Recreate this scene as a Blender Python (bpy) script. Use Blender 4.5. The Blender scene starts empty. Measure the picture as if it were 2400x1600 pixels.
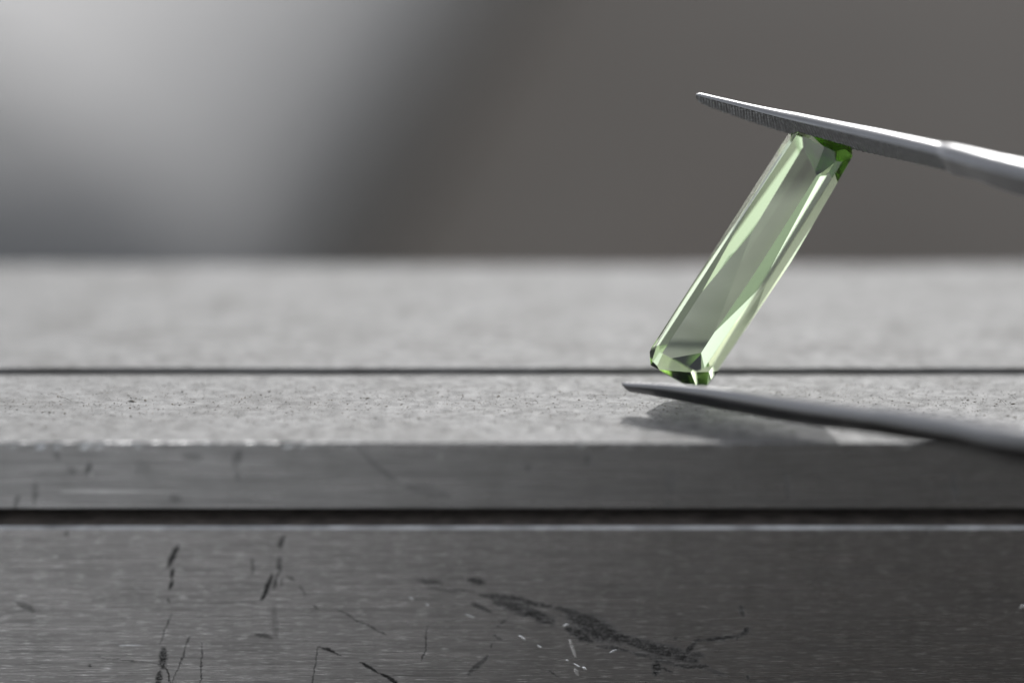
import bpy, bmesh, math, random
import numpy as np
from mathutils import Vector, Matrix

S = bpy.context.scene
COL = S.collection
MM = 0.001
R = math.radians

# ------------------------------------------------------------------ camera
TH = R(22.0)                                    # the lens looks down by this much
CT, ST = math.cos(TH), math.sin(TH)
E1, E2, E3 = Vector((1, 0, 0)), Vector((0, ST, CT)), Vector((0, -CT, ST))
CEN = Vector((0, 7.6, 3.63))                    # where the lens is focused, mm
DIST = 180.0                                    # mm
cam_d = bpy.data.cameras.new("camera")
cam = bpy.data.objects.new("camera", cam_d)
COL.objects.link(cam)
cam.location = (CEN + E3 * DIST) * MM
cam.rotation_euler = (R(90) - TH, 0, 0)
cam_d.lens, cam_d.sensor_width = 100, 36
cam_d.clip_start, cam_d.clip_end = 0.005, 200
cam_d.dof.use_dof = True
cam_d.dof.focus_distance = DIST * MM
cam_d.dof.aperture_fstop = 6.2
S.camera = cam

# ------------------------------------------------------------------ light
SUN_EL, SUN_AZ = R(48), R(6)
sdir = Vector((math.sin(SUN_AZ) * math.cos(SUN_EL), math.cos(SUN_AZ) * math.cos(SUN_EL), math.sin(SUN_EL)))
w = bpy.data.worlds.new("World")
S.world = w
w.use_nodes = True
wn = w.node_tree.nodes
sky = wn.new("ShaderNodeTexSky")
sky.sky_type = 'NISHITA'
sky.sun_disc = False
sky.sun_elevation, sky.sun_rotation = SUN_EL, SUN_AZ
sky.air_density, sky.dust_density, sky.ozone_density = 1.0, 2.4, 1.0
wn["Background"].inputs["Strength"].default_value = 0.15
wb = wn.new("ShaderNodeHueSaturation")          # the photograph's white balance: a nearly neutral sky
wb.inputs["Saturation"].default_value = 0.25
w.node_tree.links.new(sky.outputs[0], wb.inputs["Color"])
w.node_tree.links.new(wb.outputs[0], wn["Background"].inputs["Color"])
sun_d = bpy.data.lights.new("sun", 'SUN')
sun_d.energy, sun_d.angle, sun_d.color = 2.0, R(0.53), (1.0, 0.99, 0.97)
sun = bpy.data.objects.new("sun", sun_d)
COL.objects.link(sun)
sun.rotation_euler = sdir.to_track_quat('Z', 'Y').to_euler()

S.view_settings.view_transform = 'Standard'
S.view_settings.look = 'None'
S.view_settings.gamma = 1.0
S.view_settings.exposure = 1.1
S.render.engine = 'CYCLES'
cy = S.cycles
cy.max_bounces, cy.transmission_bounces, cy.glossy_bounces, cy.diffuse_bounces = 28, 28, 12, 4
cy.sample_clamp_indirect = 6.0
cy.blur_glossy = 0.0
cy.use_denoising = True
cy.denoiser = 'OPENIMAGEDENOISE'

# ------------------------------------------------------------------ helpers
def link(name, me, mats=(), parent=None, smooth=False):
    o = bpy.data.objects.new(name, me)
    COL.objects.link(o)
    for m in mats:
        me.materials.append(m)
    if parent:
        o.parent = parent
    if smooth:
        for p_ in me.polygons:
            p_.use_smooth = True
    return o

def mesh_from(verts, faces, name):
    me = bpy.data.meshes.new(name)
    me.from_pydata([tuple(v) for v in verts], [], faces)
    me.update()
    return me

def tag(o, label=None, cat=None, group=None, kind=None):
    for k, v in (("label", label), ("category", cat), ("group", group), ("kind", kind)):
        if v:
            o[k] = v
    return o

class NT:
    """small wrapper to write node trees briefly"""
    def __init__(self, tree):
        self.t = tree
    def n(self, typ, **kw):
        x = self.t.nodes.new(typ)
        for k, v in kw.items():
            setattr(x, k, v)
        return x
    def put(self, sock, v):
        if isinstance(v, bpy.types.NodeSocket):
            self.t.links.new(v, sock)
        elif v is not None:
            sock.default_value = v
    def m(self, op, a, b=None, c=None, clamp=False):
        x = self.n("ShaderNodeMath", operation=op, use_clamp=clamp)
        for i, v in enumerate((a, b, c)):
            if v is not None:
                self.put(x.inputs[i], v)
        return x.outputs[0]
    def vm(self, op, a, b=None, scale=None):
        x = self.n("ShaderNodeVectorMath", operation=op)
        self.put(x.inputs[0], a)
        if b is not None:
            self.put(x.inputs[1], b)
        if scale is not None:
            self.put(x.inputs["Scale"], scale)
        return x.outputs["Value"] if op in ("DOT_PRODUCT", "LENGTH", "DISTANCE") else x.outputs[0]
    def coord(self):
        return self.n("ShaderNodeTexCoord").outputs["Object"]
    def map(self, v, scale):
        x = self.n("ShaderNodeMapping")
        self.put(x.inputs["Vector"], v)
        x.inputs["Scale"].default_value = scale if hasattr(scale, "__len__") else (scale,) * 3
        return x.outputs[0]
    def noise(self, v, scale=1.0, detail=3.0, rough=0.55, dist=0.0):
        x = self.n("ShaderNodeTexNoise")
        self.put(x.inputs["Vector"], v)
        x.inputs["Scale"].default_value = scale
        x.inputs["Detail"].default_value = detail
        x.inputs["Roughness"].default_value = rough
        x.inputs["Distortion"].default_value = dist
        return x.outputs["Fac"], x.outputs["Color"]
    def ramp(self, f, lo, hi, a=0.0, b=1.0):
        x = self.n("ShaderNodeMapRange")
        self.put(x.inputs[0], f)
        for i, v in enumerate((lo, hi, a, b)):
            x.inputs[i + 1].default_value = v
        return x.outputs[0]
    def mix(self, f, a, b, typ='RGBA', blend='MIX'):
        x = self.n("ShaderNodeMix", data_type=typ)
        if typ == 'RGBA':
            x.blend_type = blend
            self.put(x.inputs[0], f); self.put(x.inputs[6], a); self.put(x.inputs[7], b)
            return x.outputs[2]
        self.put(x.inputs[0], f); self.put(x.inputs[2], a); self.put(x.inputs[3], b)
        return x.outputs[0]
    def bump(self, h, strength, dist):
        x = self.n("ShaderNodeBump")
        x.inputs["Strength"].default_value = strength
        x.inputs["Distance"].default_value = dist
        self.put(x.inputs["Height"], h)
        return x.outputs[0]

def new_mat(name):
    m = bpy.data.materials.new(name)
    m.use_nodes = True
    t = NT(m.node_tree)
    return m, t, m.node_tree.nodes["Principled BSDF"].inputs

def grey(v, tint=(1, 1, 1)):
    return (v * tint[0], v * tint[1], v * tint[2], 1)

# a stroke of dirt: mask around a line segment in the x-z plane
def stroke_group():
    g = bpy.data.node_groups.new("stroke", 'ShaderNodeTree')
    i = g.interface
    i.new_socket("P", in_out='INPUT', socket_type='NodeSocketVector')
    i.new_socket("A", in_out='INPUT', socket_type='NodeSocketVector')
    i.new_socket("AB", in_out='INPUT', socket_type='NodeSocketVector')
    i.new_socket("Inv", in_out='INPUT', socket_type='NodeSocketFloat')     # 1/|AB|^2
    i.new_socket("W", in_out='INPUT', socket_type='NodeSocketFloat')
    i.new_socket("Amount", in_out='INPUT', socket_type='NodeSocketFloat')
    i.new_socket("Last", in_out='INPUT', socket_type='NodeSocketFloat')
    i.new_socket("Mask", in_out='OUTPUT', socket_type='NodeSocketFloat')
    t = NT(g)
    gi, go = g.nodes.new("NodeGroupInput"), g.nodes.new("NodeGroupOutput")
    I = gi.outputs
    # chained on the stroke before, so the shader keeps few values at a time
    p_ = t.vm('ADD', I["P"], t.vm('SCALE', (1e-6, 0.0, 1e-6), scale=I["Last"]))
    ap = t.vm('SUBTRACT', p_, I["A"])
    k = t.m('MULTIPLY', t.vm('DOT_PRODUCT', ap, I["AB"]), I["Inv"], clamp=True)
    q = t.vm('SUBTRACT', ap, t.vm('SCALE', I["AB"], scale=k))
    d = t.m('DIVIDE', t.vm('LENGTH', q), I["W"])
    # thinner towards both ends
    taper = t.m('MULTIPLY', t.m('SUBTRACT', 1.0, k), t.m('MULTIPLY', k, 4.0))
    d2 = t.m('ADD', d, t.m('MULTIPLY', t.m('SUBTRACT', 1.0, taper), 0.45))
    f = t.m('MULTIPLY', t.ramp(d2, 1.1, 0.55), I["Amount"])
    g.links.new(t.m('MAXIMUM', f, I["Last"]), go.inputs[0])
    return g
STROKE = stroke_group()

def strokes(t, P, segs):
    last = 0.0
    for (ax, az, bx, bz, wd, am) in segs:
        n = t.n("ShaderNodeGroup", node_tree=STROKE)
        t.put(n.inputs["P"], P)
        ab = (bx - ax, 0, bz - az)
        n.inputs["A"].default_value = (ax, 0, az)
        n.inputs["AB"].default_value = ab
        n.inputs["Inv"].default_value = 1.0 / max(1e-6, ab[0] ** 2 + ab[2] ** 2)
        n.inputs["W"].default_value = wd * 0.68
        n.inputs["Amount"].default_value = am
        t.put(n.inputs["Last"], last)
        last = n.outputs[0]
    return last

# wear on the front faces: start x, z, end x, z, width (all mm), amount
LOW_DARK = [(-20.652, -6.648, -21.376, -8.061, 0.342, 1),
    (-20.986, -8.208, -21.203, -8.918, 0.248, 1),
    (-21.127, -9.007, -21.284, -9.541, 0.248, 1),
    (-21.42, -10.195, -21.38, -10.493, 0.155, 0.7),
    (-14.055, -5.945, -14.345, -6.795, 0.279, 0.9),
    (-14.416, -7.412, -14.392, -8.356, 0.342, 0.75),
    (-14.901, -8.504, -15.624, -10.344, 0.279, 1),
    (-14.529, -8.474, -14.853, -9.511, 0.217, 0.9),
    (-14.218, -8.711, -14.397, -9.363, 0.155, 0.6),
    (-14.003, -8.622, -13.483, -9.007, 0.124, 0.7),
    (-13.148, -9.363, -12.847, -10.017, 0.124, 0.7),
    (-11.059, -10.911, -9.481, -11.929, 0.109, 0.8),
    (-9.479, -11.869, -7.946, -12.8, 0.109, 0.8),
    (-12.114, -13.615, -10.734, -14.22, 0.14, 1),
    (-9.537, -14.766, -8.341, -15.495, 0.217, 1),
    (-8.206, -15.495, -7.008, -16.35, 0.217, 1),
    (-5.97, -8.888, -4.382, -9.244, 0.279, 0.8),
    (-5.314, -9.482, -3.324, -9.838, 0.186, 0.6),
    (-2.654, -8.888, -1.726, -9.244, 0.373, 0.9),
    (-1.995, -9.987, -0.931, -10.195, 0.248, 0.8),
    (-2.53, -10.672, -1.333, -11.15, 0.31, 0.8),
    (-3.721, -9.6, -2.393, -9.838, 0.155, 0.7),
    (-1.596, -9.957, 2.398, -10.792, 0.31, 0.9),
    (-1.065, -10.434, 2.536, -11.749, 0.683, 0.85),
    (0.933, -11.09, 2.458, -12.049, 0.559, 0.9),
    (2.665, -10.911, 4.589, -11.449, 0.435, 0.8),
    (3.736, -11.569, 6.693, -13.072, 1.366, 0.9),
    (3.475, -12.409, 4.954, -13.192, 0.559, 0.95),
    (6.153, -12.74, 9.925, -14.038, 0.621, 0.9),
    (7.229, -13.132, 11.547, -14.553, 0.869, 0.9),
    (5.225, -13.554, 7.374, -13.857, 0.248, 0.8),
    (7.509, -13.947, 10.752, -15.009, 0.373, 0.7),
    (9.133, -14.705, 8.988, -15.556, 0.497, 0.95),
    (9.273, -15.009, 10.087, -15.374, 0.186, 0.9),
    (10.688, -14.553, 11.7, -13.132, 0.31, 0.95),
    (11.461, -13.222, 14.396, -12.861, 0.248, 0.95),
    (14.238, -12.951, 14.755, -12.349, 0.248, 0.95),
    (14.278, -10.732, 14.46, -11.449, 0.248, 0.85),
    (14.128, -12.831, 14.11, -13.132, 0.186, 0.8),
    (10.211, -14.887, 12.364, -15.009, 0.31, 0.9),
    (11.824, -14.887, 13.46, -15.739, 0.31, 0.6),
    (10.17, -12.951, 10.253, -13.072, 0.248, 0.8),
    (14.805, -15.709, 14.973, -15.922, 0.186, 0.9),
    (11.268, -14.099, 12.077, -14.28, 0.31, 0.8),
    (-21.338, -11.33, -21.849, -12.59, 0.093, 0.8),
    (-21.635, -11.989, -22.078, -13.494, 0.093, 0.7),
    (-21.902, -13.736, -21.987, -15.009, 0.528, 0.9),
    (-22.165, -15.374, -22.318, -16.35, 0.373, 0.9),
    (-21.847, -14.887, -21.51, -16.35, 0.124, 0.9),
    (-21.421, -16.166, -20.175, -12.831, 0.093, 0.8),
    (-19.45, -13.434, -19.704, -16.35, 0.093, 0.8),
    (-12.109, -13.434, -12.669, -16.35, 0.109, 0.8),
    (-5.264, -12.169, -5.721, -14.644, 0.109, 0.9),
    (-2.691, -15.617, -1.557, -14.25, 0.342, 0.7),
    (-0.267, -11.539, -0.989, -12.229, 0.155, 0.7),
    (-12.387, -10.732, -12.207, -10.971, 0.186, 0.7),
    (-30.756, -10.553, -29.987, -11.031, 0.435, 0.5),
    (-26.738, -14.887, -26.557, -15.009, 0.155, 0.9),
    (-16.138, -7.471, -16.122, -8.563, 0.186, 0.6),
    (25.609, -5.536, 25.622, -5.77, 0.279, 0.8),
    (-27.536, -5.595, -27.493, -5.77, 0.248, 0.8),
    (-16.053, -12.8, -14.988, -12.951, 0.279, 0.6),
    (-14.92, -10.792, -14.718, -12.891, 0.373, 0.3),
    (2.286, -15.313, 2.962, -15.8, 0.124, 0.8),
    (-1.177, -12.77, -0.75, -13.132, 0.155, 0.7),
    (-1.286, -13.343, -1.287, -13.736, 0.093, 0.8),
    (-26.04, -14.402, -21.498, -14.887, 0.093, 0.6)]
LOW_BRIGHT = [(3.642, -13.192, 4.027, -14.402, 0.186, 0.8),
    (0.455, -12.861, 0.803, -13.132, 0.109, 1),
    (1.581, -13.524, 1.85, -13.736, 0.093, 1),
    (3.896, -14.857, 4.247, -15.069, 0.093, 1),
    (4.463, -15.1, 4.652, -15.252, 0.155, 1),
    (6.17, -14.038, 6.57, -13.857, 0.093, 1),
    (3.233, -12.169, 3.5, -12.079, 0.124, 1),
    (3.98, -15.252, 4.199, -15.678, 0.217, 0.6),
    (3.411, -14.584, 3.518, -14.644, 0.093, 1),
    (-6.386, -10.195, -6.175, -10.344, 0.109, 0.7),
    (-24.654, -13.554, -23.314, -13.554, 0.062, 0.9),
    (-5.327, -10.672, -5.222, -10.762, 0.124, 0.8),
    (-2.881, -11.389, -2.349, -11.629, 0.093, 0.6),
    (31.765, -10.911, 31.971, -10.792, 0.217, 0.8),
    (-28.3, -7.353, -28.249, -7.383, 0.217, 0.6)]
UP_DARK = [(-25.961, -1.36, -26.08, -2.081, 0.342, 0.8),
    (-30.508, -3.529, -30.67, -4.402, 0.342, 0.45),
    (-29.32, -2.659, -29.543, -4.11, 0.373, 0.4),
    (-16.752, -0.498, -16.998, -1.504, 0.497, 0.5),
    (-16.909, -1.936, -16.824, -2.514, 0.31, 0.35),
    (-9.679, -0.212, -6.971, -2.804, 0.31, 0.35),
    (-6.578, -2.948, -3.952, -3.529, 0.621, 0.3),
    (0.997, -1.562, 0.945, -1.792, 0.435, 0.5),
    (4.585, -0.929, 4.72, -1.36, 0.435, 0.45),
    (16.751, -1.936, 17.13, -3.674, 0.279, 0.55),
    (27.183, -2.081, 27.495, -3.819, 0.373, 0.55),
    (9.843, -1.792, 9.742, -3.238, 0.683, 0.3),
    (9.49, -3.819, 10.045, -5.132, 0.559, 0.3),
    (-20.167, -0.785, -19.125, -0.929, 0.497, 0.4),
    (-21.083, -3.674, -20.562, -3.819, 0.621, 0.35),
    (-28.147, -0.642, -27.78, -1.072, 0.31, 0.5),
    (-27.035, -1.792, -27.173, -1.908, 0.621, 0.4),
    (-22.821, -1.504, -22.573, -1.792, 1.242, 0.2)]
UP_BRIGHT = [(-27.78, -3.296, -22.909, -3.296, 0.248, 0.3),
    (-23.699, -3.296, -20.54, -3.325, 0.186, 0.15),
    (-25.949, -2.081, -25.896, -2.081, 0.342, 0.5),
    (-4.427, -0.9, -4.376, -0.958, 0.404, 0.25),
    (-31.482, -1.562, -24.661, -1.562, 0.31, 0.1),
    (-19.67, -1.418, -14.688, -1.446, 0.279, 0.12)]

# ------------------------------------------------------------------ materials
def mat_plate_top(name, dark=1.0, blot=1.0):
    m, t, b = new_mat(name)
    p = t.map(t.coord(), 1000)
    p = t.vm('MULTIPLY', p, (0.6, 1.0, 1.0))                          # worn along its length
    fine, _ = t.noise(p, 11.0, 3, 0.7)
    mid, midc = t.noise(p, 1.7, 4, 0.6)
    big, _ = t.noise(p, 0.28 if blot == 1 else 0.36, 3, 0.6)
    warp = t.vm('ADD', p, t.vm('SCALE', midc, scale=0.25))
    sp, _ = t.noise(warp, 11.0, 1.5, 0.5)
    sp2, _ = t.noise(warp, 24.0, 2, 0.6)
    speck = t.m('MAXIMUM', t.ramp(sp, 0.69, 0.76), t.m('MULTIPLY', t.ramp(sp2, 0.66, 0.74), 0.7))
    dens = t.ramp(big, 0.40, 0.62, 0.12, 1.0)
    speck = t.m('MULTIPLY', speck, dens)
    base = t.mix(t.ramp(fine, 0.3, 0.7), grey(0.052 * dark), grey(0.09 * dark))
    base = t.mix(t.ramp(mid, 0.42, 0.74, 0, 0.55), base, grey(0.043 * dark, (1.0, 1.0, 0.95)))
    base = t.mix(t.ramp(big, 0.42, 0.66, 0, min(1.0, 0.65 * blot)), base, grey(0.034 * dark, (1.03, 1.0, 0.96)))
    base = t.mix(t.m('MULTIPLY', speck, 0.8), base, grey(0.06, (1, 1.05, 0.9)))
    t.put(b["Base Color"], base)
    b["Metallic"].default_value = 0.15
    b["Specular IOR Level"].default_value = 0.38
    t.put(b["Roughness"], t.ramp(mid, 0.3, 0.7, 0.5, 0.7))
    h = t.m('SUBTRACT', t.m('ADD', fine, mid), speck)
    t.put(b["Normal"], t.bump(h, 0.5, 0.00004))
    return m

def mat_brushed(name, segs, bright_segs, base=0.42, tint=(1, 1, 1), fine_amt=1.0):
    m, t, b = new_mat(name)
    p = t.map(t.coord(), 1000)
    _, w1 = t.noise(p, 5.0, 3, 0.6)
    _, w0 = t.noise(p, 0.9, 2, 0.5)
    off = t.vm('ADD', t.vm('SCALE', t.vm('SUBTRACT', w1, (0.5, 0.5, 0.5)), scale=0.32),
               t.vm('SCALE', t.vm('SUBTRACT', w0, (0.5, 0.5, 0.5)), scale=0.45))
    pw = t.vm('MULTIPLY', t.vm('ADD', p, off), (1, 0, 1))
    flat = t.vm('MULTIPLY', p, (1, 0, 1))
    # brushing: long fine horizontal lines
    a1, _ = t.noise(t.map(flat, (0.22, 1, 10)), 1.0, 4, 0.75)
    a2, _ = t.noise(t.map(flat, (0.08, 1, 3.2)), 1.0, 3, 0.6)
    a3, _ = t.noise(t.map(flat, (0.8, 1, 20)), 1.0, 2, 0.6)
    blot, _ = t.noise(flat, 0.35, 4, 0.6)
    line = t.m('ADD', t.m('MULTIPLY', a1, 0.6), t.m('MULTIPLY', a2, 0.4))
    col = t.mix(t.ramp(line, 0.32, 0.68), grey(base * 0.55, tint), grey(base * 1.5, tint))
    col = t.mix(t.ramp(blot, 0.45, 0.75, 0, 0.35), col, grey(base * 0.6, (1, 1.02, 0.97)))
    # dirt
    d = strokes(t, pw, segs)
    brk, _ = t.noise(t.map(flat, (2.2, 1, 7.0)), 1.0, 3, 0.7)        # smears caught on the brushing, broken up
    sm, _ = t.noise(flat, 9.0, 2, 0.6)
    grain = t.ramp(t.m('ADD', t.m('MULTIPLY', brk, 0.6), t.m('MULTIPLY', sm, 0.4)), 0.38, 0.54, 0.28, 1.0)
    grain = t.m('MAXIMUM', grain, t.ramp(d, 0.88, 1.0, 0.0, 0.85))
    dirt = t.m('MULTIPLY', d, grain)
    col = t.mix(t.m('MULTIPLY', dirt, 0.97), col, grey(0.004, (1.05, 1, 0.95)))
    # fresh scratches through to clean metal
    hi = strokes(t, t.vm('MULTIPLY', t.vm('ADD', p, t.vm('SCALE', t.vm('SUBTRACT', w1, (0.5, 0.5, 0.5)), scale=0.1)), (1, 0, 1)), bright_segs)
    sparkle = t.m('MULTIPLY', t.m('MULTIPLY', t.ramp(a3, 0.58, 0.68), 0.8 * fine_amt), t.m('SUBTRACT', 1.0, dirt))
    col = t.mix(t.m('MAXIMUM', hi, sparkle), col, grey(0.95))
    t.put(b["Base Color"], col)
    b["Metallic"].default_value = 1.0
    t.put(b["Specular IOR Level"], t.m('SUBTRACT', 0.5, t.m('MULTIPLY', dirt, 0.5)))
    t.put(b["Roughness"], t.m('ADD', t.ramp(line, 0.3, 0.7, 0.36, 0.22), t.m('MULTIPLY', dirt, 0.3)))
    hh = t.m('ADD', t.m('MULTIPLY', line, 1.0), t.m('MULTIPLY', a3, 0.5))
    t.put(b["Normal"], t.bump(t.m('ADD', hh, t.m('MULTIPLY', hi, 1.5)), 0.55, 0.00003))
    return m

def mat_tweezers():
    m, t, b = new_mat("tweezer_steel")
    p = t.map(t.coord(), 1000)
    uv = t.n("ShaderNodeUVMap", uv_map="along").outputs[0]
    a, _ = t.noise(p, 1.2, 4, 0.6)
    l1, _ = t.noise(t.map(uv, (0.5, 55, 1)), 1.0, 4, 0.7)            # polishing lines along the blade
    l2, _ = t.noise(t.map(uv, (0.15, 14, 1)), 1.0, 3, 0.6)
    sc, _ = t.noise(t.map(uv, (9.0, 5.0, 1)), 1.0, 2, 0.5)
    line = t.m('ADD', t.m('MULTIPLY', l1, 0.6), t.m('MULTIPLY', l2, 0.4))
    col = t.mix(t.ramp(line, 0.3, 0.7), grey(0.15), grey(0.25, (1, 1, 1.02)))
    col = t.mix(t.ramp(sc, 0.66, 0.8, 0, 0.5), col, grey(0.16))
    t.put(b["Base Color"], col)
    b["Metallic"].default_value = 1.0
    t.put(b["Roughness"], t.m('ADD', t.ramp(a, 0.3, 0.7, 0.28, 0.40), t.ramp(line, 0.3, 0.7, -0.04, 0.06)))
    t.put(b["Normal"], t.bump(t.m('ADD', line, t.m('MULTIPLY', sc, 0.3)), 0.35, 0.00002))
    return m

def mat_knurl():
    m, t, b = new_mat("knurled_steel")
    p = t.map(t.coord(), 1000)
    a, _ = t.noise(p, 3.0, 4, 0.6)
    t.put(b["Base Color"], t.mix(a, grey(0.09), grey(0.22)))
    b["Metallic"].default_value = 1.0
    b["Roughness"].default_value = 0.34
    return m

def mat_gem():
    m = bpy.data.materials.new("green_crystal")
    m.use_nodes = True
    nt = m.node_tree
    nt.nodes.remove(nt.nodes["Principled BSDF"])
    out = nt.nodes["Material Output"]
    g = nt.nodes.new("ShaderNodeBsdfGlass")
    g.inputs["IOR"].default_value = 1.635
    g.inputs["Roughness"].default_value = 0.0
    g.inputs["Color"].default_value = (1, 1, 1, 1)
    v = nt.nodes.new("ShaderNodeVolumeAbsorption")
    v.inputs["Color"].default_value = (0.61, 0.73, 0.42, 1)
    v.inputs["Density"].default_value = 255.0
    nt.links.new(g.outputs[0], out.inputs["Surface"])
    nt.links.new(v.outputs[0], out.inputs["Volume"])
    return m

def mat_simple(name, c0, c1, scale, rough=0.7, metallic=0.0, bump=0.0):
    m, t, b = new_mat(name)
    p = t.map(t.coord(), 1000)
    a, _ = t.noise(p, scale, 4, 0.6)
    t.put(b["Base Color"], t.mix(t.ramp(a, 0.3, 0.7), c0, c1))
    b["Roughness"].default_value = rough
    b["Metallic"].default_value = metallic
    if bump:
        t.put(b["Normal"], t.bump(a, 0.4, bump))
    return m

def mat_ground():
    m, t, b = new_mat("brown_ground")
    p = t.map(t.coord(), 1000)
    a, _ = t.noise(p, 0.012, 4, 0.6)
    c, _ = t.noise(p, 0.02, 2, 0.5, 0.5)
    col = t.mix(t.ramp(a, 0.3, 0.7), grey(0.016, (1.13, 1, 0.88)), grey(0.032, (1.09, 1, 0.91)))
    col = t.mix(t.ramp(c, 0.52, 0.7, 0, 0.6), col, grey(0.023, (1.3, 1, 0.80)))
    t.put(b["Base Color"], col)
    b["Roughness"].default_value = 0.9
    b["Specular IOR Level"].default_value = 0.08
    t.put(b["Normal"], t.bump(a, 0.4, 0.001))
    return m

def mat_worn_edge():
    m, t, b = new_mat("worn_aluminium_edge")
    p = t.map(t.coord(), 1000)
    a, _ = t.noise(p, 1.4, 4, 0.6)
    x = t.n("ShaderNodeSeparateXYZ")
    t.put(x.inputs[0], p)
    worn = t.m('MULTIPLY', t.ramp(x.outputs[0], -8.0, -20.0), t.ramp(a, 0.47, 0.60))     # rubbed bright towards one end
    t.put(b["Base Color"], t.mix(worn, grey(0.10), grey(0.45)))
    t.put(b["Metallic"], t.ramp(worn, 0, 1, 0.3, 1.0))
    t.put(b["Roughness"], t.ramp(worn, 0, 1, 0.6, 0.26))
    t.put(b["Normal"], t.bump(a, 0.5, 0.00006))
    return m

M_TOP = mat_plate_top("dusty_aluminium")
M_TOP2 = mat_plate_top("dusty_aluminium_rear", 0.92, 2.2)
M_FRONT = mat_brushed("worn_aluminium_side", UP_DARK, UP_BRIGHT, 0.33, fine_amt=0.15)
M_LOW = mat_brushed("brushed_aluminium_side", LOW_DARK, LOW_BRIGHT, 0.33, tint=(1.02, 1, 0.99))
M_EDGE = mat_worn_edge()
M_EDGE3 = mat_simple("worn_block_edge", grey(0.22), grey(0.48), 0.5, 0.45, 1.0, 0.00002)
M_SHELF = mat_simple("brown_shelf", grey(0.02, (1.3, 1, 0.8)), grey(0.07, (1.2, 1, 0.85)), 0.8, 0.8)  # mottled dark brown top face inside the gap
M_EDGE2 = mat_simple("dull_edge", grey(0.08), grey(0.15), 0.8, 0.6, 0.3)
M_TWZ, M_KN, M_GEM = mat_tweezers(), mat_knurl(), mat_gem()
M_GROUND = mat_ground()
M_REFLECT = mat_simple("pale_reflector", grey(0.18), grey(0.23), 0.03, 0.9, 0, 0.001)
M_BAR = mat_simple("pale_grey_paint", grey(0.095), grey(0.12), 0.03, 0.62)
M_BAR.node_tree.nodes["Principled BSDF"].inputs["Specular IOR Level"].default_value = 0.22

# ------------------------------------------------------------------ the plates
rng = random.Random(4)
def bar_along_x(name, prof, mats, x0=-62.0, x1=62.0, n=560, wob=None, parent=None):
    """prof: closed list of (y, z, material of the face that follows); swept along x in mm"""
    k = len(prof)
    xs = [x0 + (x1 - x0) * i / n for i in range(n + 1)]
    verts = []
    for x in xs:
        for j, (y, z, _) in enumerate(prof):
            dy, dz = wob(x, j) if wob else (0, 0)
            verts.append(Vector((x, y + dy, z + dz)) * MM)
    faces, mi = [], []
    for i in range(n):
        for j in range(k):
            a, b_ = i * k + j, i * k + (j + 1) % k
            faces.append((a, a + k, b_ + k, b_))
            mi.append(prof[j][2])
    faces.append(tuple(range(k))); mi.append(1)
    faces.append(tuple(n * k + j for j in reversed(range(k)))); mi.append(1)
    me = mesh_from(verts, faces, name)
    o = link(name, me, mats, parent)
    for p, q in zip(me.polygons, mi):
        p.material_index = q
    bm = bmesh.new(); bm.from_mesh(me)
    bmesh.ops.recalc_face_normals(bm, faces=bm.faces)
    bm.to_mesh(me); bm.free()
    return o

def nz(seed):
    """smooth 1-D noise"""
    r = random.Random(seed)
    tab = [r.uniform(-1, 1) for _ in range(512)]
    def f(x):
        i = math.floor(x); u = x - i; u = u * u * (3 - 2 * u)
        return tab[i % 512] * (1 - u) + tab[(i + 1) % 512] * u
    return f
n1, n2, n3, n4 = nz(1), nz(2), nz(3), nz(7)

DENTS = [(x_ + 0.0, w_, d_ * 1.6) for (x_, w_, d_) in [(-30.6, 0.5, .10), (-28.9, 0.5, .20), (-27.9, 0.35, .16), (-26.2, 0.6, .14), (-25.3, 0.4, .1), (-23.0, .5, .08), (-13.8, 0.6, .09), (-12.9, .3, .12), (4.2, .5, .05)]]
def wob_front(x, j):
    if j in (1, 2, 3, 4):
        a = 0.018 * n1(x * 1.7) + 0.012 * n2(x * 5.3)
        d = 0.0
        for (cx, wd, dp) in DENTS:
            q = (x - cx) / wd
            d += dp * math.exp(-q * q * 3)
        return (a + (d * .5 if j < 4 else 0), -abs(a) * 0.6 - (d * 0.5 if j > 1 else 0) if j < 4 else 0.0)
    return (0, 0)

# profile order: front bottom -> up the front -> rounded edge -> top -> back
ZB = -4.52
front_plate = bar_along_x("metal_plate", [
    (0.0, -0.40, 1), (0.0, -0.075, 2), (0.02, -0.025, 2), (0.06, 0.0, 2), (0.13, 0.004, 0),
    (10.60, 0.0, 0), (10.68, -0.05, 1), (10.70, -0.34, 0), (11.88, -0.34, 1), (11.88, ZB, 1), (0.12, ZB, 1), (0.0, ZB + 0.12, 1)], (M_TOP, M_FRONT, M_EDGE), wob=wob_front)
tag(front_plate, "pale grey metal plate with a speckled dusty top, right under the tweezers", "metal plate")

def wob_rear(x, j):
    if j in (0, 1, 2):
        return (0.035 * n3(x * 0.35) + 0.015 * n1(x * 1.3) if j else 0, 0)
    if j in (3, 4):
        return (0.2 * n4(x * 0.12), 0)
    return (0, 0)
rear_plate = bar_along_x("metal_plate", [
    (11.9, -0.32, 0), (11.9, -0.10, 0), (12.02, 0.0, 0), (31.1, 0.0, 2), (31.3, -0.15, 1), (31.3, ZB, 1), (11.9, ZB, 1)], (M_TOP2, M_FRONT, M_EDGE2), n=300, wob=wob_rear)
tag(rear_plate, "out of focus pale grey metal plate behind the dark groove", "metal plate")

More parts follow.
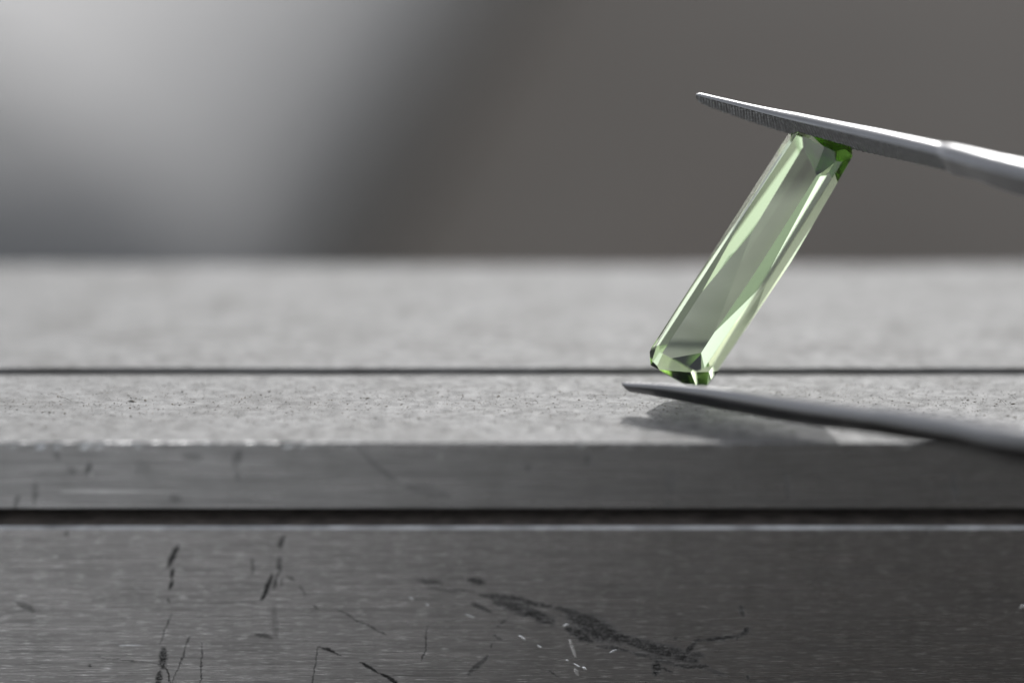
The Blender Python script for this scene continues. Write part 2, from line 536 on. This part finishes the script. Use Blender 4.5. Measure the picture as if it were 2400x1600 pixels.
def wob_low(x, j):
    if j in (2, 3):
        a = 0.02 * n3(x * 1.1) + 0.02 * n4(x * 4.1) + 0.045 * max(0, n2(x * 0.9) - 0.55)
        return (abs(a) * 0.5 if j == 3 else 0, -abs(a) * 0.8 if j == 2 else 0)
    return (0, 0)
ZL = -5.30
lower_block = bar_along_x("metal_block", [
    (31.0, -45.0, 1), (-0.8, -45.0, 1), (-0.8, ZL - 0.15, 2), (-0.70, ZL, 3), (9.0, ZL, 1), (9.0, ZL - 1.0, 1), (31.0, ZL - 1.0, 1)],
    (M_TOP, M_LOW, M_EDGE3, M_SHELF), wob=wob_low)
tag(lower_block, "dark brushed metal block with black scuff marks below the speckled plate", "metal block")

# ------------------------------------------------------------------ tweezers
def F(a, b_, c):
    return CEN + E1 * a + E2 * b_ + E3 * c
def px(x, y, e3):
    k = 0.027 * (DIST - e3) / DIST
    return F((x - 1200) * k, (800 - y) * k, e3)

def lerp_tab(tab, x):
    for (a, va), (b_, vb) in zip(tab, tab[1:]):
        if x <= b_:
            u = max(0.0, (x - a) / (b_ - a))
            return va + (vb - va) * u
    return tab[-1][1]

def catmull(pts, n):
    out = []
    P = [pts[0] * 2 - pts[1]] + pts + [pts[-1] * 2 - pts[-2]]
    for i in range(1, len(P) - 2):
        for k in range(n):
            u = k / n
            a, b_, c, d = P[i - 1], P[i], P[i + 1], P[i + 2]
            out.append(0.5 * ((2 * b_) + (c - a) * u + (2 * a - 5 * b_ + 4 * c - d) * u * u + (3 * b_ - a - 3 * c + d) * u ** 3))
    out.append(pts[-1])
    return out

def make_arm(parent, line, side, roll, width, thick, grip_to, stepk=1.0):
    """line: front edge of the gripping face in mm; side +1 = upper arm (outer side up), -1 = lower"""
    C0 = catmull(line, 24)
    L0 = [0.0]
    for a, b_ in zip(C0, C0[1:]):
        L0.append(L0[-1] + (b_ - a).length)
    want = [0, 0.06, 0.14, 0.25, 0.4] + [0.6 + 0.2 * i for i in range(120)]
    while want[-1] + 2 < L0[-1]:
        want.append(want[-1] + 2)
    want.append(L0[-1])
    C, L, i = [], want, 0
    for s in want:
        while i < len(L0) - 2 and L0[i + 1] < s:
            i += 1
        C.append(C0[i].lerp(C0[i + 1], min(1.0, (s - L0[i]) / (L0[i + 1] - L0[i]))))
    up = (E2 * math.cos(roll) - E3 * math.sin(roll)) * side        # outward, before fitting to the line
    rings, frames = [], []
    for i, c in enumerate(C):
        T = (C[min(i + 1, len(C) - 1)] - C[max(i - 1, 0)]).normalized()
        N = (up - T * up.dot(T)).normalized()
        B = T.cross(N) * side                                         # to the back
        if B.dot(E3) > 0:
            B = -B
        wd, th = lerp_tab(width, L[i]), lerp_tab(thick, L[i])
        frames.append((c, T, N, B, wd, th, L[i]))
        prof = [(0.0, 0.0), (-0.015, 0.06), (-0.03, 0.30), (-0.02, 0.52), (0.015, 0.68), (0.07, 0.82), (0.15, 0.92), (0.26, 0.985), (0.4, 1.0),
                (0.6, 1.0), (0.74, 0.985), (0.85, 0.92), (0.93, 0.82), (0.985, 0.68), (1.02, 0.5), (1.02, 0.2), (1.0, 0.0)]
        step = lerp_tab(STEP, L[i]) * stepk                                   # past the grip the blade is a little thicker
        rings.append([c + B * (q * wd) - B * (step * 1.1 * (1 if q < 0.3 else 0)) + N * (z * th) - N * (step * max(0.0, 1 - 1.6 * z)) for q, z in prof])
    k = len(rings[0])
    verts = [v * MM for r in rings for v in r]
    faces = []
    for i in range(len(rings) - 1):
        for j in range(k):
            a, b_ = i * k + j, i * k + (j + 1) % k
            faces.append((a, b_, b_ + k, a + k))
    faces.append(tuple(range(k)))
    faces.append(tuple((len(rings) - 1) * k + j for j in reversed(range(k))))
    me = mesh_from(verts, faces, "tweezer_arm")
    bm = bmesh.new(); bm.from_mesh(me)
    bmesh.ops.recalc_face_normals(bm, faces=bm.faces)
    bm.to_mesh(me); bm.free()
    uv = me.uv_layers.new(name="along")
    for lp in me.loops:
        vi = lp.vertex_index
        uv.data[lp.index].uv = (L[min(vi // k, len(L) - 1)], (vi % k) / k)
    arm = link("arm", me, (M_TWZ,), parent, smooth=True)
    me.set_sharp_from_angle(angle=R(38))
    # knurled gripping face: rows of small pyramids standing on the inner face
    gv, gf = [], []
    pitch, hgt = 0.19, 0.10
    ru = random.Random(9)
    def at(s):
        for a, b_ in zip(frames, frames[1:]):
            if s <= b_[6]:
                u = (s - a[6]) / (b_[6] - a[6])
                return a[0].lerp(b_[0], u), a[2].lerp(b_[2], u).normalized(), a[3].lerp(b_[3], u).normalized(), a[4] + (b_[4] - a[4]) * u
        f = frames[-1]
        return f[0], f[2], f[3], f[4]
    rows = int(grip_to / pitch)
    for i in range(1, rows):
        s0, s1 = i * pitch, (i + 1) * pitch
        c0, N0, B0, w0 = at(s0)
        c1, N1, B1, w1 = at(s1)
        cm, Nm, Bm, wm = at((s0 + s1) / 2)
        half = pitch * 0.5
        ncol = int(wm / half) + 1
        for j in range(1, ncol - 1):
            if (i + j) % 2:
                continue
            q = (j + 0.5 * (wm / half - ncol + 1)) * half
            hh = hgt * ru.uniform(0.75, 1.05)
            T0 = (c1 - c0).normalized()
            def pt(ds, dq, h):
                return cm + T0 * ds + Bm * (q + dq) - Nm * h
            base = [pt(-pitch, 0, -.01), pt(0, -half, -.01), pt(pitch, 0, -.01), pt(0, half, -.01)]
            tops = [pt(-pitch * .14, 0, hh), pt(0, -half * .14, hh), pt(pitch * .14, 0, hh), pt(0, half * .14, hh)]
            b0 = len(gv)
            gv += [v * MM for v in base + tops]
            gf += [(b0 + a, b0 + (a + 1) % 4, b0 + 4 + (a + 1) % 4, b0 + 4 + a) for a in range(4)]
            gf.append((b0 + 4, b0 + 5, b0 + 6, b0 + 7))
    gm = mesh_from(gv, gf, "knurled_face")
    bm = bmesh.new(); bm.from_mesh(gm)
    bmesh.ops.recalc_face_normals(bm, faces=bm.faces)
    bm.to_mesh(gm); bm.free()
    g = link("knurled_face", gm, (M_KN,), arm)
    return arm

twz = bpy.data.objects.new("tweezers", None)
COL.objects.link(twz)
tag(twz, "grey steel tweezers reaching in from the right, gripping the green crystal", "tweezers")

HEEL = F(132, 1.5, 52)
up_line = [px(1631, 223, -0.9), px(1709, 244, -0.4), px(1850, 281, 0.7), px(2055, 328, 3.1), px(2208, 364, 5.2), px(2400, 412, 8.0),
           F(45, 6.4, 14), F(75, 3.4, 26), F(105, 1.9, 40), HEEL + E2 * 0.4]
lo_line = [px(1458, 896, 2.0), px(1547, 899, 2.9), px(1675, 909, 4.1), px(1800, 926, 5.6), px(2004, 952, 8.0), px(2200, 978, 10.8), px(2400, 1006, 13.8),
           F(45, -6.2, 20), F(75, -2.9, 31), F(105, -0.2, 43), HEEL - E2 * 0.4]
WIDTH = [(0, 0.40), (0.1, 0.7), (0.3, 0.95), (2, 1.4), (6, 2.1), (10, 2.4), (16.2, 2.5), (22, 2.9), (40, 5.5), (90, 8), (140, 7)]
THICK = [(0, 0.14), (0.1, 0.26), (0.3, 0.34), (3, 0.52), (6.5, 0.82), (12, 0.98), (16.2, 1.02), (25, 1.25), (60, 1.4), (140, 1.3)]
STEP = [(0, 0), (16.25, 0), (16.5, 0.14), (17.0, 0.2), (30, 0.2), (50, 0), (200, 0)]
make_arm(twz, up_line, 1, R(23), WIDTH, THICK, 16.2)
make_arm(twz, lo_line, -1, R(25), WIDTH, [(a, b_ * 0.95) for a, b_ in THICK], 16.2, 0.4)

# ------------------------------------------------------------------ the crystal
# facets of the crystal: (twist in degrees, steepness in degrees, width in mm)
PAV_R = [(2.11, 64.1, 0.37), (-2.37, 59.4, 0.34), (2.29, 55.2, 0.23), (-1.87, 52.5, 0.27), (2.24, 46.1, 0.38), (-0.73, 44.4, 0.51)]
PAV_L = [(-0.56, 68.7, 0.44), (0.73, 56.0, 0.5), (-1.85, 45.2, 0.47), (2.56, 33.8, 0.43)]
CROWN_R = [(-0.74, 67.0, 0.25), (-1.05, 49.6, 0.32), (-0.1, 31.9, 0.32), (1.0, 16.9, 0.43)]
CROWN_L = [(0.82, 47.7, 0.5), (0.62, 44.0, 0.24), (1.37, 37.9, 0.45), (0.91, 33.2, 0.49), (-1.22, 27.4, 0.27)]
END_CROWN = [(0, 42, 0.5)]
END_PAV = [(0, 70.3, 0.44), (0, 42.5, 0.6)]
END_TW = 3.0
COR_PAV = [(0, 67.5, 0.5)]
CORNER = 0.7
PHI = -28.7

def crystal():
    bm = bmesh.new()
    bmesh.ops.create_cube(bm, size=60)
    Lh, Wh, hc = 9.15, 2.42, 0.92                 # half length, half width, crown height
    cut = []
    def add(normal, point):
        cut.append((Vector(normal).normalized(), Vector(point)))
    def side(az, el, dist, c0, up_):
        """facet whose outline normal is at azimuth az (deg, 0 = +width), tilted el from the girdle plane"""
        a = R(az); h = Vector((math.sin(a), math.cos(a), 0))
        e = R(el)
        n = h * math.sin(e) + Vector((0, 0, up_)) * math.cos(e)
        add(n, h * dist + Vector((0, 0, c0)))
    add((0, 0, 1), (0, 0, hc))
    def tiers(s, rows, half, up_, c):
        """stacked long facets, each (twist, steepness, width); the twists make them taper into one another"""
        b_ = 0.0
        for tw, el, wd in rows:
            side(s + tw, el, half - b_, c, up_)
            b_ += wd
            c += up_ * wd * math.tan(R(el))
    for s, pav, crown in ((0, PAV_R, CROWN_R), (180, PAV_L, CROWN_L)):
        tiers(s, crown, Wh, 1, 0.10)
        side(s, 90, Wh, 0, 1)
        tiers(s, pav, Wh, -1, -0.12)
    for s in (90, 270):
        tiers(s, END_CROWN, Lh, 1, 0.10)
        side(s, 90, Lh, 0, 1)
        for off in (END_TW, -END_TW):
            tiers(s + off, END_PAV, Lh, -1, -0.12)
    for sx in (1, -1):
        for sy in (1, -1):
            h = Vector((sx * 0.62, sy * 0.78, 0)).normalized()
            az = math.degrees(math.atan2(h.x, h.y))
            d0 = h.dot(Vector((sx * (Lh - CORNER), sy * Wh, 0)))
            tiers(az, [(0, 42, 1)], d0, 1, 0.10)
            side(az, 90, d0, 0, 1)
            tiers(az, COR_PAV, d0, -1, -0.12)
    for n, p in cut:
        geo = bm.verts[:] + bm.edges[:] + bm.faces[:]
        r = bmesh.ops.bisect_plane(bm, geom=geo, dist=1e-5, plane_co=p, plane_no=n, clear_outer=True)
        edges = [e for e in r["geom_cut"] if isinstance(e, bmesh.types.BMEdge)]
        if edges:
            bmesh.ops.edgeloop_fill(bm, edges=[e for e in edges if e.is_boundary])
    bmesh.ops.recalc_face_normals(bm, faces=bm.faces)
    return bm

U = Vector((-0.538, -0.843, 0.0))                # along the crystal, towards its lower end, in the focus frame
U = Vector((U.x, U.y, 0.09)).normalized()
phi = R(PHI)
Nn = Vector((0.843, -0.538, 0)); Nn = (Nn - U * Nn.dot(U)).normalized()
Cc = U.cross(Nn); Cc = Cc if Cc.z > 0 else -Cc
Wd = Nn * math.cos(phi) - Cc * math.sin(phi)
Tb = Cc * math.cos(phi) + Nn * math.sin(phi)
def toW(v):
    return E1 * v.x + E2 * v.y + E3 * v.z
bm = crystal()
me = bpy.data.meshes.new("gemstone")
bm.to_mesh(me); bm.free()
gem = link("gemstone", me, (M_GEM,))
rot = Matrix((toW(U), toW(Wd), toW(Tb))).transposed()
gem.matrix_world = Matrix.Translation(px(1761, 602, 0.35) * MM) @ rot.to_4x4() @ Matrix.Scale(MM, 4)
tag(gem, "long rectangular cut pale green crystal held diagonally between the tweezer tips", "gemstone")

# ------------------------------------------------------------------ dust on the plate
def dust():
    r = random.Random(11)
    v, f = [], []
    for i in range(9000):
        x, y = r.uniform(-40, 40), r.uniform(0.4, 10.4)
        if r.random() < 0.35:
            x, y = x + r.gauss(0, 1), min(10.4, max(0.5, 6 + r.gauss(0, 2)))
        s = abs(r.gauss(0, 0.018)) + 0.010
        if r.random() < 0.008:
            s *= 3.0
        a = r.uniform(0, math.pi)
        lx, ly = s * r.uniform(0.8, 2.2), s * r.uniform(0.6, 1.0)
        ca, sa = math.cos(a), math.sin(a)
        b0 = len(v)
        for (p_, q_, h) in ((lx, 0, .3), (0, ly, .2), (-lx, 0, .3), (0, -ly, .35), (0, 0, 1.0), (0, 0, -0.2)):
            v.append(Vector((x + p_ * ca - q_ * sa, y + p_ * sa + q_ * ca, 0.006 + s * 0.7 * h)) * MM)
        for k in range(4):
            f += [(b0 + k, b0 + (k + 1) % 4, b0 + 4), (b0 + (k + 1) % 4, b0 + k, b0 + 5)]
    # a few lint fibres
    for i in range(46):
        x, y = r.uniform(-34, 34), r.uniform(2, 9.6)
        a, cur = r.uniform(0, 6.28), r.uniform(-1.5, 1.5)
        L, n = r.uniform(0.3, 1.1), 6
        P = []
        for k in range(n + 1):
            P.append(Vector((x, y, 0.03 + 0.05 * math.sin(k / n * 3.1))))
            x += math.cos(a) * L / n; y += math.sin(a) * L / n; a += cur / n
        b0 = len(v)
        wq = 0.014
        for p_ in P:
            for (dy, dz) in ((-wq, 0), (0, wq), (wq, 0)):
                v.append((p_ + Vector((0, dy, dz))) * MM)
        for k in range(n):
            for j in range(3):
                a_, b_ = b0 + k * 3 + j, b0 + k * 3 + (j + 1) % 3
                f.append((a_, b_, b_ + 3, a_ + 3))
    me = mesh_from(v, f, "dust")
    m, t, b = new_mat("dark_dust")
    c, _ = t.noise(t.map(t.coord(), 1000), 2.5, 2, 0.5)
    t.put(b["Base Color"], t.mix(t.ramp(c, 0.35, 0.65), (0.035, 0.038, 0.03, 1), (0.11, 0.085, 0.06, 1)))
    b["Roughness"].default_value = 0.8
    o = link("dust", me, (m,))
    tag(o, "fine dark dust and lint scattered over the pale plate", "dust", kind="stuff")
dust()

# ------------------------------------------------------------------ behind
def ground():
    r = 40.0
    me = mesh_from([(-r, -r, -0.10), (r, -r, -0.10), (r, r, -0.10), (-r, r, -0.10)], [(0, 1, 2, 3)], "ground")
    o = link("ground", me, (M_GROUND,))
    tag(o, "plain brown ground far out of focus behind the plates", kind="structure")
ground()

def reflector():  # unseen pale slab, added so its reflection brightens the front faces on the left
    o = link("added_reflector", mesh_from([(-3, -3, -0.096), (-0.012, -3, -0.096), (-0.012, -0.10, -0.096), (-3, -0.10, -0.096)], [(0, 1, 2, 3)], "added_reflector"), (M_REFLECT,))
    tag(o, "pale paving added out of view to lighten the left of the metal fronts", kind="structure")
reflector()

def rounded_bar():
    """a bar with a rounded front end, running away from the lens"""
    top, bot = -40.0, -100.0
    ang = R(7.5)
    fwd, rt = Vector((math.sin(ang), math.cos(ang), 0)), Vector((math.cos(ang), -math.sin(ang), 0))
    org = Vector((-38.0, 222, 0))                # right side of the bar where the round end begins
    hw = 68.0
    out = []
    for k in range(25):
        a = math.pi * k / 24
        out.append(org - rt * hw + rt * (hw * math.cos(a)) - fwd * (40 * math.sin(a)))
    out.append(org - rt * 2 * hw + fwd * 500)
    out.append(org + fwd * 500)
    rows = [(bot, 4.0), (top - 42, 0)]
    for k in range(1, 9):
        a = math.pi / 2 * k / 8
        rows.append((top - 42 + 42 * math.sin(a), 60 * (1 - math.cos(a))))
    cen = sum(out, Vector()) / len(out)
    v, f = [], []
    n = len(out)
    for z, ins in rows:
        for i, p in enumerate(out):
            a, b_ = out[i - 1], out[(i + 1) % n]
            d = (b_ - a).normalized(); nr = Vector((d.y, -d.x, 0))
            if nr.dot(p - cen) < 0: nr = -nr
            q = p - nr * ins
            v.append(Vector((q.x, q.y, z)) * MM)
    for r_ in range(len(rows) - 1):
        for i in range(n):
            a, b_ = r_ * n + i, r_ * n + (i + 1) % n
            f.append((a, b_, b_ + n, a + n))
    f.append(tuple((len(rows) - 1) * n + i for i in range(n)))
    f.append(tuple(reversed(range(n))))
    me = mesh_from(v, f, "metal_bar")
    bm = bmesh.new(); bm.from_mesh(me)
    bmesh.ops.recalc_face_normals(bm, faces=bm.faces)
    bm.to_mesh(me); bm.free()
    o = link("metal_bar", me, (M_BAR,))
    tag(o, "large blurred light grey bar with a rounded end at the back left", "metal bar")
rounded_bar()
